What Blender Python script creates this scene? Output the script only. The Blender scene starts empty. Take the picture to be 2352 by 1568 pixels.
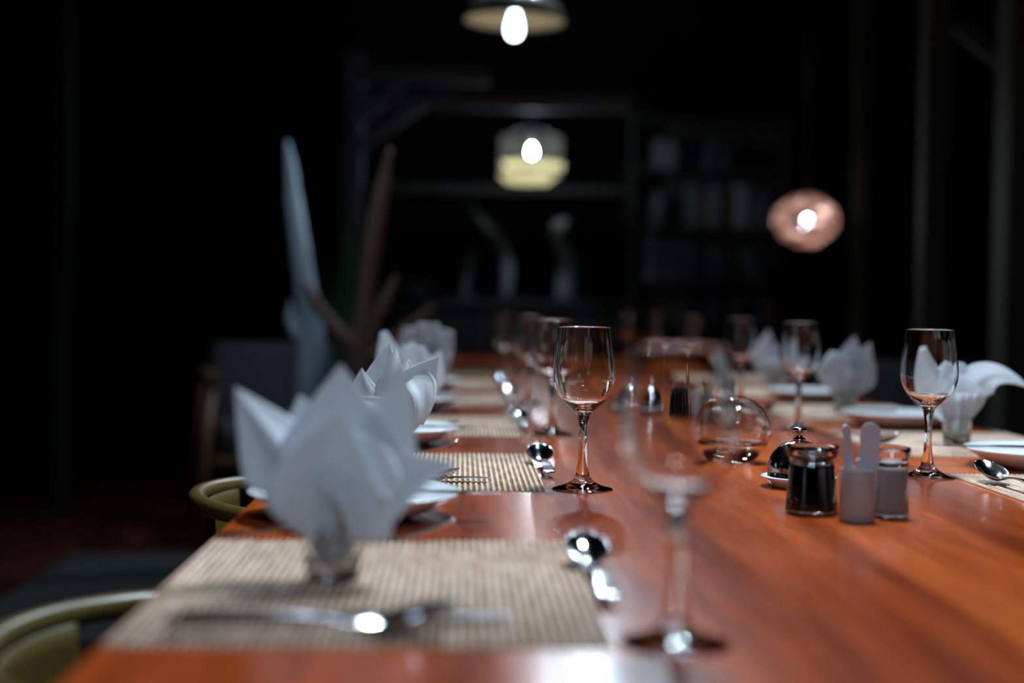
import bpy, bmesh, math, random
from mathutils import Vector, Matrix, Quaternion
random.seed(11)
PI = math.pi
SC = bpy.context.scene
COL = SC.collection

# ------------------------------------------------------------------ camera, world, exposure
W, H, F = 2352, 1568, 3267.0
YAW, ROLL = 0.035, math.radians(0.8)
HOR = 697.0                                   # horizon row in the middle column
PITCH = math.atan((784 - HOR) / F)
CAM = Vector((0.0, 0.0, 0.985))
TZ = 0.75                                     # table top height
fw0 = Vector((math.sin(YAW), math.cos(YAW), 0))
rt0 = Vector((math.cos(YAW), -math.sin(YAW), 0))
fw = fw0 * math.cos(PITCH) - Vector((0, 0, 1)) * math.sin(PITCH)
up0 = rt0.cross(fw)
rt = rt0 * math.cos(ROLL) + up0 * math.sin(ROLL)
up = up0 * math.cos(ROLL) - rt0 * math.sin(ROLL)
cd = bpy.data.cameras.new('camera')
cam = bpy.data.objects.new('camera', cd); COL.objects.link(cam)
m = Matrix((rt, up, -fw)).transposed().to_4x4(); m.translation = CAM
cam.matrix_world = m
cd.sensor_width = 36.0; cd.lens = 36.0 * F / W
cd.clip_start = 0.05; cd.clip_end = 60
cd.dof.use_dof = True; cd.dof.focus_distance = 1.86; cd.dof.aperture_fstop = 1.75
SC.camera = cam
SC.cycles.sample_clamp_indirect = 80.0
SC.view_settings.view_transform = 'Standard'; SC.view_settings.look = 'None'
SC.view_settings.gamma = 1.0; SC.view_settings.use_curve_mapping = False
SC.view_settings.exposure = 0.25
wd = bpy.data.worlds.new('night'); SC.world = wd; wd.use_nodes = True
wd.node_tree.nodes['Background'].inputs[0].default_value = (0.25, 0.35, 0.5, 1)
wd.node_tree.nodes['Background'].inputs[1].default_value = 0.01
BULB = (0.70, 0.86, 1.0)
E_TABLE, E_LOUVRE, E_WICKER = 13.0, 1900.0, 120.0      # strengths of the three bulbs in view
# unseen spotlights: ceiling ones over the table, plus added fill on napkins and driftwood
def spot(x, y, z, tx, ty, power, cone=112, rad=0.034, col=BULB):
    ld = bpy.data.lights.new('unseen_spotlight', 'SPOT'); ld.energy = power; ld.color = col
    ld.spot_size = math.radians(cone); ld.spot_blend = 0.9; ld.shadow_soft_size = rad
    o = bpy.data.objects.new('unseen_spotlight', ld); COL.objects.link(o); o.location = (x, y, z)
    o.rotation_euler = (Vector((tx, ty, TZ)) - Vector((x, y, z))).to_track_quat('-Z', 'Y').to_euler()
for dx, dy in ((-0.10, -0.08), (0.10, -0.10), (-0.08, 0.10), (0.12, 0.08)):
    spot(0.48 + dx, 1.95 + dy, 2.40, 0.40, 1.55, 42)
for dx, dy in ((-0.09, -0.08), (0.10, 0.06)):
    spot(0.42 + dx, 3.75 + dy, 2.55, 0.36, 3.2, 52)
for dx, dy in ((-0.09, -0.08), (0.10, 0.06)):
    spot(0.35 + dx, 5.6 + dy, 2.75, 0.25, 4.9, 60)
for dx, dy in ((-0.12, 0.0), (0.12, 0.05)):
    spot(0.15 + dx, -0.35 + dy, 2.3, 0.3, 1.5, 27, col=(0.62, 0.80, 1.0))  # cool fill added behind the camera to lift the napkin fronts
spot(-0.9, 4.3, 3.0, -0.7, 5.4, 30, 70)  # unseen spot added only to brighten the driftwood

def at(px, py, D):                            # world point seen at a photo pixel, D metres ahead
    v = fw + rt * ((px - 1176) / F) - up * ((py - 784) / F)
    return CAM + v * (D / v.dot(fw0))

# ------------------------------------------------------------------ materials
def mat(name, col, rough=0.5, metal=0.0, trans=0.0, ior=1.45, coat=0.0, coat_r=0.1, sheen=0.0, spec=0.5):
    mt = bpy.data.materials.new(name); mt.use_nodes = True
    b = mt.node_tree.nodes['Principled BSDF']
    b.inputs['Base Color'].default_value = (*col, 1)
    b.inputs['Roughness'].default_value = rough
    b.inputs['Metallic'].default_value = metal
    b.inputs['Transmission Weight'].default_value = trans
    b.inputs['IOR'].default_value = ior
    b.inputs['Coat Weight'].default_value = coat
    b.inputs['Coat Roughness'].default_value = coat_r
    b.inputs['Sheen Weight'].default_value = sheen
    b.inputs['Specular IOR Level'].default_value = spec
    return mt
def nd(mt, kind, **kw):
    n = mt.node_tree.nodes.new(kind)
    for k, v in kw.items(): setattr(n, k, v)
    return n
def lk(mt, a, b): mt.node_tree.links.new(a, b)
def P(mt): return mt.node_tree.nodes['Principled BSDF']
def obj_coords(mt, scale=(1, 1, 1)):
    tc = nd(mt, 'ShaderNodeTexCoord'); mp = nd(mt, 'ShaderNodeMapping'); mp.inputs['Scale'].default_value = scale
    lk(mt, tc.outputs['Object'], mp.inputs['Vector']); return mp.outputs[0]
def ramp(mt, fac, stops):
    r = nd(mt, 'ShaderNodeValToRGB'); e = r.color_ramp.elements
    while len(e) < len(stops): e.new(0.5)
    for k, (p, c) in enumerate(stops): e[k].position = p; e[k].color = (*c, 1)
    lk(mt, fac, r.inputs[0]); return r.outputs[0]
def noise(mt, vec, scale, detail=4, rough=0.55):
    n = nd(mt, 'ShaderNodeTexNoise'); n.inputs['Scale'].default_value = scale
    n.inputs['Detail'].default_value = detail; n.inputs['Roughness'].default_value = rough
    lk(mt, vec, n.inputs['Vector']); return n.outputs[0]
def math_n(mt, op, a, b=None):
    n = nd(mt, 'ShaderNodeMath', operation=op)
    for k, x in enumerate((a, b)):
        if x is None: continue
        if isinstance(x, (int, float)): n.inputs[k].default_value = x
        else: lk(mt, x, n.inputs[k])
    return n.outputs[0]
def bump(mt, height, strength, dist):
    b = nd(mt, 'ShaderNodeBump'); b.inputs['Strength'].default_value = strength; b.inputs['Distance'].default_value = dist
    lk(mt, height, b.inputs['Height']); lk(mt, b.outputs[0], P(mt).inputs['Normal'])
def wood(name, dark, light, rough, axis='Y', coat=0.0, coat_r=0.1, scale=1.0):
    mt = mat(name, dark, rough, coat=coat, coat_r=coat_r)
    sc = {'Y': (22, 1.6, 22), 'Z': (22, 22, 1.6), 'X': (1.6, 22, 22)}[axis]
    v = obj_coords(mt, tuple(s * scale for s in sc))
    f = noise(mt, v, 1.0, 7, 0.6)
    lk(mt, ramp(mt, f, [(0.3, dark), (0.7, light)]), P(mt).inputs['Base Color'])
    return mt

M = {}
# lacquered red-orange table top: planks along the table, fine grain, light scratches
t = mat('table_wood', (0.3, 0.08, 0.02), 0.16, coat=0.1, coat_r=0.24)
v = obj_coords(t, (1, 1, 1)); sep = nd(t, 'ShaderNodeSeparateXYZ'); lk(t, v, sep.inputs[0])
plank = math_n(t, 'FLOOR', math_n(t, 'MULTIPLY', sep.outputs['X'], 7.0))
wn = nd(t, 'ShaderNodeTexWhiteNoise', noise_dimensions='1D'); lk(t, plank, wn.inputs['W'])
g1 = noise(t, obj_coords(t, (16, 1.3, 16)), 1.0, 8, 0.62)
g2 = noise(t, obj_coords(t, (120, 5, 120)), 1.0, 3, 0.6)
mixf = math_n(t, 'ADD', math_n(t, 'MULTIPLY', g1, 0.62), math_n(t, 'ADD', math_n(t, 'MULTIPLY', g2, 0.22), math_n(t, 'MULTIPLY', wn.outputs[0], 0.2)))
lk(t, ramp(t, mixf, [(0.36, (0.16, 0.021, 0.004)), (0.53, (0.36, 0.060, 0.011)), (0.68, (0.58, 0.130, 0.022))]), P(t).inputs['Base Color'])
rr = noise(t, obj_coords(t, (40, 4, 40)), 1.0, 4, 0.6)
rl = nd(t, 'ShaderNodeMapRange'); lk(t, rr, rl.inputs[0]); rl.inputs['To Min'].default_value = 0.15; rl.inputs['To Max'].default_value = 0.25
lk(t, rl.outputs[0], P(t).inputs['Roughness'])
bump(t, noise(t, obj_coords(t, (60, 6, 60)), 1.0, 4), 0.10, 0.002)
M['table'] = t
# woven straw mat
t = mat('straw', (0.5, 0.36, 0.2), 0.5)
v = obj_coords(t); sep = nd(t, 'ShaderNodeSeparateXYZ'); lk(t, v, sep.inputs[0])
RIB = 0.0072
sx = math_n(t, 'COSINE', math_n(t, 'MULTIPLY', sep.outputs['X'], 2 * PI / RIB))
sy = math_n(t, 'COSINE', math_n(t, 'MULTIPLY', sep.outputs['Y'], 2 * PI / 0.0030))
f = math_n(t, 'ADD', math_n(t, 'MULTIPLY', sx, 0.38), math_n(t, 'ADD', math_n(t, 'MULTIPLY', sy, 0.09), noise(t, obj_coords(t, (90, 20, 90)), 1.0, 3)))
lk(t, ramp(t, f, [(0.15, (0.14, 0.058, 0.014)), (0.5, (0.48, 0.275, 0.145)), (0.85, (0.74, 0.555, 0.45))]), P(t).inputs['Base Color'])
bump(t, sy, 0.6, 0.0006)
M['straw'] = t
# napkin cloth with a stitched hem
t = mat('napkin_cloth', (0.74, 0.76, 0.80), 0.85, sheen=0.15, spec=0.2)
uv = nd(t, 'ShaderNodeUVMap'); su = nd(t, 'ShaderNodeSeparateXYZ'); lk(t, uv.outputs[0], su.inputs[0])
ed = math_n(t, 'ABSOLUTE', math_n(t, 'SUBTRACT', su.outputs['X'], 0.5))
hem = nd(t, 'ShaderNodeMapRange'); lk(t, ed, hem.inputs[0]); hem.inputs['From Min'].default_value = 0.40; hem.inputs['From Max'].default_value = 0.425
tw = noise(t, obj_coords(t, (900, 900, 900)), 1.0, 1)
wr = noise(t, obj_coords(t, (38, 38, 38)), 1.0, 3)
hgt = math_n(t, 'ADD', math_n(t, 'MULTIPLY', hem.outputs[0], 0.5), math_n(t, 'ADD', math_n(t, 'MULTIPLY', tw, 0.12), math_n(t, 'MULTIPLY', wr, 1.6)))
bump(t, hgt, 0.55, 0.0016)
trl = nd(t, 'ShaderNodeBsdfTranslucent'); trl.inputs[0].default_value = (0.70, 0.72, 0.76, 1)
mx = nd(t, 'ShaderNodeMixShader'); mx.inputs[0].default_value = 0.30
lk(t, P(t).outputs[0], mx.inputs[1]); lk(t, trl.outputs[0], mx.inputs[2]); lk(t, mx.outputs[0], t.node_tree.nodes['Material Output'].inputs[0])
M['cloth'] = t
M['glass'] = mat('clear_glass', (0.97, 0.985, 0.98), 0.0, trans=1.0, ior=1.50)
M['water'] = mat('water', (0.97, 0.99, 1.0), 0.0, trans=1.0, ior=1.33)
t = mat('steel', (0.62, 0.63, 0.64), 0.13, metal=1.0)
lk(t, ramp(t, noise(t, obj_coords(t, (40, 40, 40)), 1.0, 3), [(0.3, (0.09, 0.09, 0.09)), (0.7, (0.2, 0.2, 0.2))]), P(t).inputs['Roughness'])
M['steel'] = t
M['ceramic'] = mat('white_glaze', (0.74, 0.77, 0.80), 0.16, coat=0.5, coat_r=0.05)
M['soy'] = mat('dark_sauce', (0.003, 0.002, 0.002), 0.12)
t = mat('salt', (0.42, 0.35, 0.34), 0.8); bump(t, noise(t, obj_coords(t, (700, 700, 700)), 1.0, 2), 0.4, 0.001); M['salt'] = t
M['cup'] = mat('matt_white_plastic', (0.36, 0.30, 0.30), 0.45)
M['paper'] = mat('white_paper', (0.44, 0.42, 0.47), 0.6)
t = mat('olive_paint', (0.085, 0.056, 0.014), 0.33)
bump(t, noise(t, obj_coords(t, (500, 500, 500)), 1.0, 2), 0.25, 0.0006); M['olive'] = t
M['cream_metal'] = mat('cream_enamel', (0.42, 0.30, 0.16), 0.4)
M['shade_out'] = mat('grey_enamel', (0.05, 0.045, 0.044), 0.22)
M['black'] = mat('black_metal', (0.015, 0.015, 0.017), 0.5)
def glow(name, strength, col=BULB):
    mt = bpy.data.materials.new(name); mt.use_nodes = True
    nt = mt.node_tree; nt.nodes.remove(nt.nodes['Principled BSDF'])
    e = nt.nodes.new('ShaderNodeEmission'); e.inputs[0].default_value = (*col, 1); e.inputs[1].default_value = strength
    nt.links.new(e.outputs[0], nt.nodes['Material Output'].inputs[0]); return mt
M['bulb_table'] = glow('lit_bulb', E_TABLE)
M['bulb_louvre'] = glow('lit_bulb_louvre', E_LOUVRE, (0.82, 0.93, 1.0))
M['bulb_wicker'] = glow('lit_bulb_wicker', E_WICKER, (0.92, 0.97, 1.0))
def translucent(name, col, clear):
    mt = bpy.data.materials.new(name); mt.use_nodes = True; nt = mt.node_tree
    nt.nodes.remove(nt.nodes['Principled BSDF'])
    d = nt.nodes.new('ShaderNodeBsdfDiffuse'); d.inputs[0].default_value = (*col, 1)
    tr = nt.nodes.new('ShaderNodeBsdfTranslucent'); tr.inputs[0].default_value = (*col, 1)
    tp = nt.nodes.new('ShaderNodeBsdfTransparent')
    a = nt.nodes.new('ShaderNodeMixShader'); a.inputs[0].default_value = 0.5
    b = nt.nodes.new('ShaderNodeMixShader'); b.inputs[0].default_value = clear
    nt.links.new(d.outputs[0], a.inputs[1]); nt.links.new(tr.outputs[0], a.inputs[2])
    nt.links.new(a.outputs[0], b.inputs[1]); nt.links.new(tp.outputs[0], b.inputs[2])
    nt.links.new(b.outputs[0], nt.nodes['Material Output'].inputs[0]); return mt
M['smoke'] = translucent('smoky_shade', (0.014, 0.013, 0.011), 0.5)
M['slat'] = translucent('pale_slat', (0.15, 0.125, 0.065), 0.0)
M['wicker'] = translucent('wicker_strip', (0.64, 0.46, 0.40), 0.0)
M['darkwood'] = wood('dark_timber', (0.006, 0.0055, 0.005), (0.015, 0.013, 0.011), 0.6, 'Z')
M['wallwood'] = wood('black_wall_boards', (0.0012, 0.0012, 0.0013), (0.0035, 0.0036, 0.0038), 0.9, 'Z')
P(M['wallwood']).inputs['Specular IOR Level'].default_value = 0.1
M['frame_timber'] = wood('grey_timber', (0.05, 0.06, 0.066), (0.12, 0.14, 0.15), 0.7, 'Z')
M['post'] = wood('brown_timber', (0.018, 0.0145, 0.009), (0.045, 0.037, 0.025), 0.7, 'Z')
M['floor'] = wood('red_floor_boards', (0.03, 0.005, 0.002), (0.07, 0.012, 0.005), 0.5, 'Y')
M['shelf_wood'] = wood('dark_grey_shelf', (0.006, 0.008, 0.009), (0.015, 0.019, 0.021), 0.7, 'X')
M['rug'] = mat('grey_rug', (0.022, 0.027, 0.031), 0.95)
M['bleached'] = wood('bleached_driftwood', (0.30, 0.40, 0.50), (0.48, 0.60, 0.70), 0.75, 'Z')
M['branch'] = wood('brown_driftwood', (0.11, 0.06, 0.045), (0.2, 0.12, 0.10), 0.7, 'Z')
M['leaf'] = mat('deep_green_leaf', (0.006, 0.06, 0.012), 0.45)
M['pot'] = mat('dark_clay_pot', (0.03, 0.028, 0.026), 0.7)
M['chairwood'] = wood('amber_wood', (0.06, 0.025, 0.006), (0.12, 0.05, 0.014), 0.45, 'Z')
M['cushion'] = mat('grey_cushion', (0.035, 0.038, 0.048), 0.9)
M['sofa'] = mat('blue_grey_cloth', (0.04, 0.05, 0.06), 0.9)
M['statue'] = mat('grey_carving', (0.12, 0.14, 0.15), 0.7)
BOOKS = [mat('book_cloth_' + n, tuple(min(0.8, 0.6 * q) for q in c), 0.6) for n, c in (('slate', (0.10, 0.13, 0.15)), ('grey', (0.17, 0.19, 0.20)), ('brown', (0.10, 0.075, 0.05)), ('navy', (0.05, 0.07, 0.12)), ('pale', (0.28, 0.32, 0.33)), ('maroon', (0.14, 0.02, 0.02)))]

# ------------------------------------------------------------------ builders
def obj(name, bm, mt, parent=None, smooth=True, loc=None, rotz=0.0, autos=None):
    me = bpy.data.meshes.new(name); bm.normal_update(); bm.to_mesh(me); bm.free()
    if smooth: me.polygons.foreach_set('use_smooth', [True] * len(me.polygons))
    if smooth and autos: me.set_sharp_from_angle(angle=math.radians(autos))
    o = bpy.data.objects.new(name, me); COL.objects.link(o)
    for k in (mt if isinstance(mt, (list, tuple)) else [mt]): me.materials.append(k)
    if parent: o.parent = parent
    if loc is not None: o.location = loc
    o.rotation_euler.z = rotz
    return o
def tag(o, label, cat, group=None):
    o['label'] = label; o['category'] = cat
    if group: o['group'] = group
    return o
def thing(name, label, cat, loc=(0, 0, 0), rotz=0.0, group=None):
    o = bpy.data.objects.new(name, None); COL.objects.link(o); o.empty_display_size = 0.05
    o.location = loc; o.rotation_euler = (0, 0, rotz)
    return tag(o, label, cat, group)
def struct(name, bm, mt, **kw):
    o = obj(name, bm, mt, **kw); o['kind'] = 'structure'; return o
def dup(src, label, loc, rotz=0.0, group=None):
    r = src.copy(); COL.objects.link(r); r.location = loc; r.rotation_euler = (0, 0, rotz); r['label'] = label
    if group: r['group'] = group
    for ch in list(src.children):
        c = ch.copy(); COL.objects.link(c); c.parent = r
        for g in list(ch.children):
            d = g.copy(); COL.objects.link(d); d.parent = c
    return r
def NB(): return bmesh.new()
def box(bm, c, s, rot=None, bev=0.0):
    g = bmesh.ops.create_cube(bm, size=1.0); vs = g['verts']
    bmesh.ops.scale(bm, vec=Vector(s), verts=vs)
    if bev > 0:
        es = list({e for v in vs for e in v.link_edges})
        r = bmesh.ops.bevel(bm, geom=es, offset=bev, segments=3, profile=0.6, affect='EDGES')
        vs = list({v for f in r['faces'] for v in f.verts} | {v for v in vs if v.is_valid})
        seen = set(vs); st = list(vs)
        while st:
            v0 = st.pop()
            for e in v0.link_edges:
                w = e.other_vert(v0)
                if w not in seen: seen.add(w); st.append(w)
        vs = list(seen)
    if rot is not None: bmesh.ops.rotate(bm, cent=(0, 0, 0), matrix=rot, verts=vs)
    bmesh.ops.translate(bm, vec=Vector(c), verts=vs)
    return vs
def lathe(bm, prof, seg=48, close=False):
    rings = []
    for r, z in prof:
        if r < 1e-6: rings.append([bm.verts.new((0, 0, z))])
        else: rings.append([bm.verts.new((r * math.cos(2 * PI * k / seg), r * math.sin(2 * PI * k / seg), z)) for k in range(seg)])
    n = len(rings)
    for i in range(n if close else n - 1):
        a, b = rings[i], rings[(i + 1) % n]
        for k in range(seg):
            k2 = (k + 1) % seg
            if len(a) == 1 and len(b) == 1: continue
            if len(a) == 1: bm.faces.new((a[0], b[k2], b[k]))
            elif len(b) == 1: bm.faces.new((a[k], a[k2], b[0]))
            else: bm.faces.new((a[k], a[k2], b[k2], b[k]))
    return bm
def spl(pts, n):                                # Catmull-Rom through points
    pts = [Vector(p) for p in pts]; out = []
    for i in range(len(pts) - 1):
        p0 = pts[i - 1] if i else pts[0] * 2 - pts[1]; p1, p2 = pts[i], pts[i + 1]
        p3 = pts[i + 2] if i + 2 < len(pts) else pts[-1] * 2 - pts[-2]
        for k in range(n):
            t_ = k / n
            out.append(0.5 * ((2 * p1) + (p2 - p0) * t_ + (2 * p0 - 5 * p1 + 4 * p2 - p3) * t_ ** 2 + (3 * p1 - p0 - 3 * p2 + p3) * t_ ** 3))
    out.append(pts[-1]); return out
def tube(bm, pts, rad, seg=10, cap=True, wob=0.0):
    pts = [Vector(p) for p in pts]; n = len(pts); rings = []
    rad = rad if isinstance(rad, (list, tuple)) else [rad] * n
    pn = None
    for i, p in enumerate(pts):
        tg = (pts[min(i + 1, n - 1)] - pts[max(i - 1, 0)]).normalized()
        if pn is None: pn = tg.orthogonal().normalized()
        else: pn = (pn - tg * pn.dot(tg)).normalized()
        bn = tg.cross(pn)
        rings.append([bm.verts.new(p + (pn * math.cos(2 * PI * k / seg) + bn * math.sin(2 * PI * k / seg)) * rad[i] * (1 + wob * random.uniform(-1, 1))) for k in range(seg)])
    for a, b in zip(rings, rings[1:]):
        for k in range(seg): bm.faces.new((a[k], a[(k + 1) % seg], b[(k + 1) % seg], b[k]))
    if cap: bm.faces.new(rings[0][::-1]); bm.faces.new(rings[-1])
    return bm
def loft(bm, st, nt=5):                         # flat bar along +x: (s, y, halfwidth, z_mid, z_edge, thickness)
    rings = []
    for s, y, w, zc, ze, th in st:
        top = [(-1 + 2 * k / (nt - 1)) for k in range(nt)]
        r = [bm.verts.new((s, y + w * q, zc + (ze - zc) * q * q)) for q in top]
        r += [bm.verts.new((s, y + w * q * 0.94, zc + (ze - zc) * q * q - th * (1 - 0.35 * q * q))) for q in reversed(top)]
        rings.append(r)
    for a, b in zip(rings, rings[1:]):
        for k in range(len(a)): bm.faces.new((a[k], b[k], b[(k + 1) % len(a)], a[(k + 1) % len(a)]))
    bm.faces.new(rings[0]); bm.faces.new(rings[-1][::-1])
    return bm
def interp(tab, n):                             # smooth table of stations
    v = spl([Vector(r[:3]) for r in tab], n); w2 = spl([Vector(r[3:6]) for r in tab], n)
    return [(*a, *b) for a, b in zip(v, w2)]
WORDS = ['nearest', 'second', 'third', 'fourth', 'fifth', 'sixth', 'seventh']

# ------------------------------------------------------------------ the room
X0, X1, Y0, Y1, ZC = -4.6, 4.4, -2.2, 9.6, 3.3
bm = NB(); box(bm, ((X0 + X1) / 2, (Y0 + Y1) / 2, -0.05), (X1 - X0, Y1 - Y0, 0.1)); struct('floor', bm, M['floor'], smooth=False)
bm = NB(); box(bm, ((X0 + X1) / 2, (Y0 + Y1) / 2, ZC + 0.05), (X1 - X0, Y1 - Y0, 0.1)); struct('ceiling', bm, M['wallwood'], smooth=False)
for nm, c, s in (('wall_left', (X0 - 0.05, (Y0 + Y1) / 2, ZC / 2), (0.1, Y1 - Y0, ZC)), ('wall_right', (X1 + 0.05, (Y0 + Y1) / 2, ZC / 2), (0.1, Y1 - Y0, ZC)),
                 ('wall_back', ((X0 + X1) / 2, Y1 + 0.05, ZC / 2), (X1 - X0, 0.1, ZC)), ('wall_front', ((X0 + X1) / 2, Y0 - 0.05, ZC / 2), (X1 - X0, 0.1, ZC))):
    bm = NB(); box(bm, c, s); struct(nm, bm, M['wallwood'], smooth=False)
ntrim = [0]
def beam(a, b, w, mt, d=None):
    ntrim[0] += 1
    a, b = Vector(a), Vector(b); L = (b - a).length
    q = Vector((0, 0, 1)).rotation_difference((b - a).normalized()).to_matrix()
    bm = NB(); box(bm, (0, 0, 0), (w, d or w, L), bev=0.006)
    o = struct('trim_%d' % ntrim[0], bm, mt, smooth=False)
    o.matrix_world = Matrix.Translation((a + b) / 2) @ q.to_4x4()
    return o
def vpost(px, py, D, w, mt, top=ZC):
    p = at(px, py, D); return beam((p.x, p.y, 0), (p.x, p.y, top), w, mt)
DF = 7.0                                        # the timber frame across the room
p = at(812, 450, DF); beam((p.x, p.y, 0), (p.x, p.y, 2.2), 0.085, M['frame_timber'])
a, b = at(905, 232, DF), at(1450, 240, DF); beam((p.x + 0.05, a.y, a.z), (b.x, b.y, a.z), 0.075, M['frame_timber'])
a, b = at(905, 172, DF + 0.02), at(1120, 176, DF); beam((p.x + 0.05, a.y, a.z), (b.x, b.y, b.z), 0.075, M['frame_timber'])
for (q1, q2) in (((822, 336), (972, 236)), ((808, 285), (925, 195))):
    a, b = at(*q1, DF - 0.08), at(*q2, DF - 0.08); beam(a, b, 0.06, M['frame_timber'])
vpost(2142, 430, 5.6, 0.095, M['post']); vpost(1975, 450, 7.6, 0.07, M['post']); vpost(2345, 450, 4.8, 0.14, M['post']); vpost(146, 450, 6.5, 0.06, M['darkwood'])
a, b = at(880, 432, 9.3), at(1440, 438, 9.3); beam(a, b, 0.06, M['darkwood'])
a, b = at(2215, 70, 5.6), at(2290, 130, 5.6); beam(a + (a - b) * 0.3, b + (b - a) * 3, 0.06, M['post'])

# rug on the left
bm = NB(); box(bm, (-1.17, 4.75, 0.006), (0.60, 1.4, 0.012)); tag(obj('floor_rug', bm, M['rug'], smooth=False), 'dull grey rug lying on the dark red floor left of the table', 'rug')

# ------------------------------------------------------------------ dining table
TX0, TX1, TY0, TY1 = -0.245, 1.037, 0.62, 6.35
tb = thing('dining_table', 'long lacquered orange brown timber dining table laid for dinner', 'table', ((TX0 + TX1) / 2, (TY0 + TY1) / 2, 0))
bm = NB(); box(bm, (0, 0, TZ - 0.0175), (TX1 - TX0, TY1 - TY0, 0.035), bev=0.005); obj('tabletop', bm, M['table'], tb, autos=35)
for sx_ in (-1, 1):
    bm = NB(); box(bm, (sx_ * 0.34, 0, TZ - 0.085), (0.03, TY1 - TY0 - 0.4, 0.10)); obj('apron', bm, M['darkwood'], tb, smooth=False)
    for yy in (-1, 0, 1):
        bm = NB(); box(bm, (sx_ * 0.34, yy * (TY1 - TY0 - 0.5) / 2, (TZ - 0.035) / 2), (0.08, 0.08, TZ - 0.037), bev=0.004); obj('leg', bm, M['darkwood'], tb, smooth=False)

# ------------------------------------------------------------------ lamps
def dome_pendant(label, x, y, zr, tilt=0.0):
    t_ = thing('pendant_lamp', label, 'pendant lamp', (x, y, zr), 0, None)
    R_ = 0.192
    out = [(R_, 0.0), (R_ * 0.97, 0.022), (R_ * 0.86, 0.058), (R_ * 0.66, 0.092), (R_ * 0.42, 0.117), (R_ * 0.22, 0.132), (0.035, 0.145), (0.03, 0.2), (0.012, 0.21)]
    bm = NB(); lathe(bm, out, 56); obj('lamp_shade', bm, M['shade_out'], t_)
    bm = NB(); lathe(bm, [(0.0, 0.128), (0.03, 0.126)] + [(r - 0.003, z - 0.003) for r, z in reversed(out[:6])] + [(R_, 0.0)], 56); obj('shade_lining', bm, M['cream_metal'], t_)
    bm = NB(); lathe(bm, [(0.0, 0.126), (0.016, 0.124), (0.017, 0.05), (0.014, 0.045), (0.0, 0.045)], 24); obj('bulb_holder', bm, M['black'], t_)
    bm = NB(); lathe(bm, [(0.0, -0.068), (0.010, -0.0665), (0.019, -0.061), (0.0265, -0.049), (0.029, -0.034), (0.0275, -0.017), (0.022, 0.005), (0.016, 0.025), (0.014, 0.043), (0.0, 0.044)], 24); obj('bulb', bm, M['bulb_table'], t_)
    bm = NB(); tube(bm, [(0, 0, 0.205), (0, 0, ZC - zr)], 0.004, 8); obj('cord', bm, M['black'], t_)
    if tilt: t_.rotation_euler = (0, tilt, 0)
    return t_
a = at(1182, 48, 5.4)
lamp0 = dome_pendant('dome pendant lamp with cream lining and bare bulb at top of the photo', a.x, a.y, a.z, 0.02)
# louvred drum lamp across the room
a = at(1218, 362, 8.0); k8 = 8.0 / F
L2 = thing('drum_lamp', 'glowing louvred drum pendant lamp hanging over the far sideboard', 'pendant lamp', a)
def ring_shade(name, r0, r1, z0, z1, mt, dx=0.0):
    bm = NB(); lathe(bm, [(r0, z0), ((r0 + r1) / 2, (z0 + z1) / 2), (r1, z1)], 48); o = obj(name, bm, mt, L2)
    o.location.x = dx; return o
ring_shade('shade', 0.172, 0.172, -0.005, 0.118, M['smoke'], 0.005)
ring_shade('slat', 0.165, 0.172, -0.070, -0.030, M['slat'], 0.015)
ring_shade('slat', 0.12, 0.165, -0.142, -0.098, M['slat'], -0.012)
for z0, z1 in ((-0.030, -0.010), (-0.098, -0.076)):
    bm = NB(); lathe(bm, [(0.174, z0), (0.178, z0), (0.178, z1), (0.174, z1)], 48, close=True); obj('dark_gap_ring', bm, M['black'], L2, autos=40)  # added black rings stand in for the shaded gaps between slats
bm = NB(); lathe(bm, [(0, -0.010), (0.007, -0.008), (0.0125, -0.001), (0.0135, 0.006), (0.0115, 0.015), (0.008, 0.03), (0, 0.045)], 20); o = obj('bulb', bm, M['bulb_louvre'], L2); o.location = (0.008, 0, 0.022)
bm = NB(); tube(bm, [(0.008, 0, 0.068), (0, 0, 0.2), (0, 0, ZC - a.z)], 0.006, 8); obj('cord', bm, M['black'], L2)
bm = NB()
for k in range(3): tube(bm, [(0.172 * math.cos(2.1 * k + 0.4), 0.172 * math.sin(2.1 * k + 0.4), -0.10), (0.172 * math.cos(2.1 * k + 0.4), 0.172 * math.sin(2.1 * k + 0.4), 0.118), (0, 0, 0.2)], 0.003, 6)
obj('wire_frame', bm, M['black'], L2)
# wicker ball lamp
a = at(1851, 506, 7.0)
L3 = thing('wicker_lamp', 'round wicker ball pendant lamp glowing in front of the bookcase', 'pendant lamp', a)
bm = NB(); rs = random.Random(9)
for k in range(64):
    q = Quaternion((rs.uniform(-1, 1), rs.uniform(-1, 1), rs.uniform(-0.35, 0.35)), rs.uniform(0.2, 1.2)); R_ = rs.uniform(0.148, 0.160); off = rs.uniform(-0.12, 0.12)
    rr_ = math.sqrt(R_ * R_ - off * off); prev = None; a0 = rs.uniform(0, 6.28); ln = rs.uniform(2.0, 5.5)
    for j in range(25):
        an = a0 + ln * j / 24
        v0 = q @ Vector((rr_ * math.cos(an), rr_ * math.sin(an), off - 0.007)); v1 = q @ Vector((rr_ * math.cos(an), rr_ * math.sin(an), off + 0.007))
        v0.z *= 0.8; v1.z *= 0.8
        cur = (bm.verts.new(v0), bm.verts.new(v1))
        if prev: bm.faces.new((prev[0], cur[0], cur[1], prev[1]))
        prev = cur
o = obj('shade', bm, M['wicker'], L3); md = o.modifiers.new('thick', 'SOLIDIFY'); md.thickness = 0.002
bm = NB(); lathe(bm, [(0, -0.062), (0.008, -0.060), (0.015, -0.050), (0.018, -0.034), (0.017, -0.01), (0.014, 0.018), (0.012, 0.035), (0, 0.036)], 20); obj('bulb', bm, M['bulb_wicker'], L3)
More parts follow.
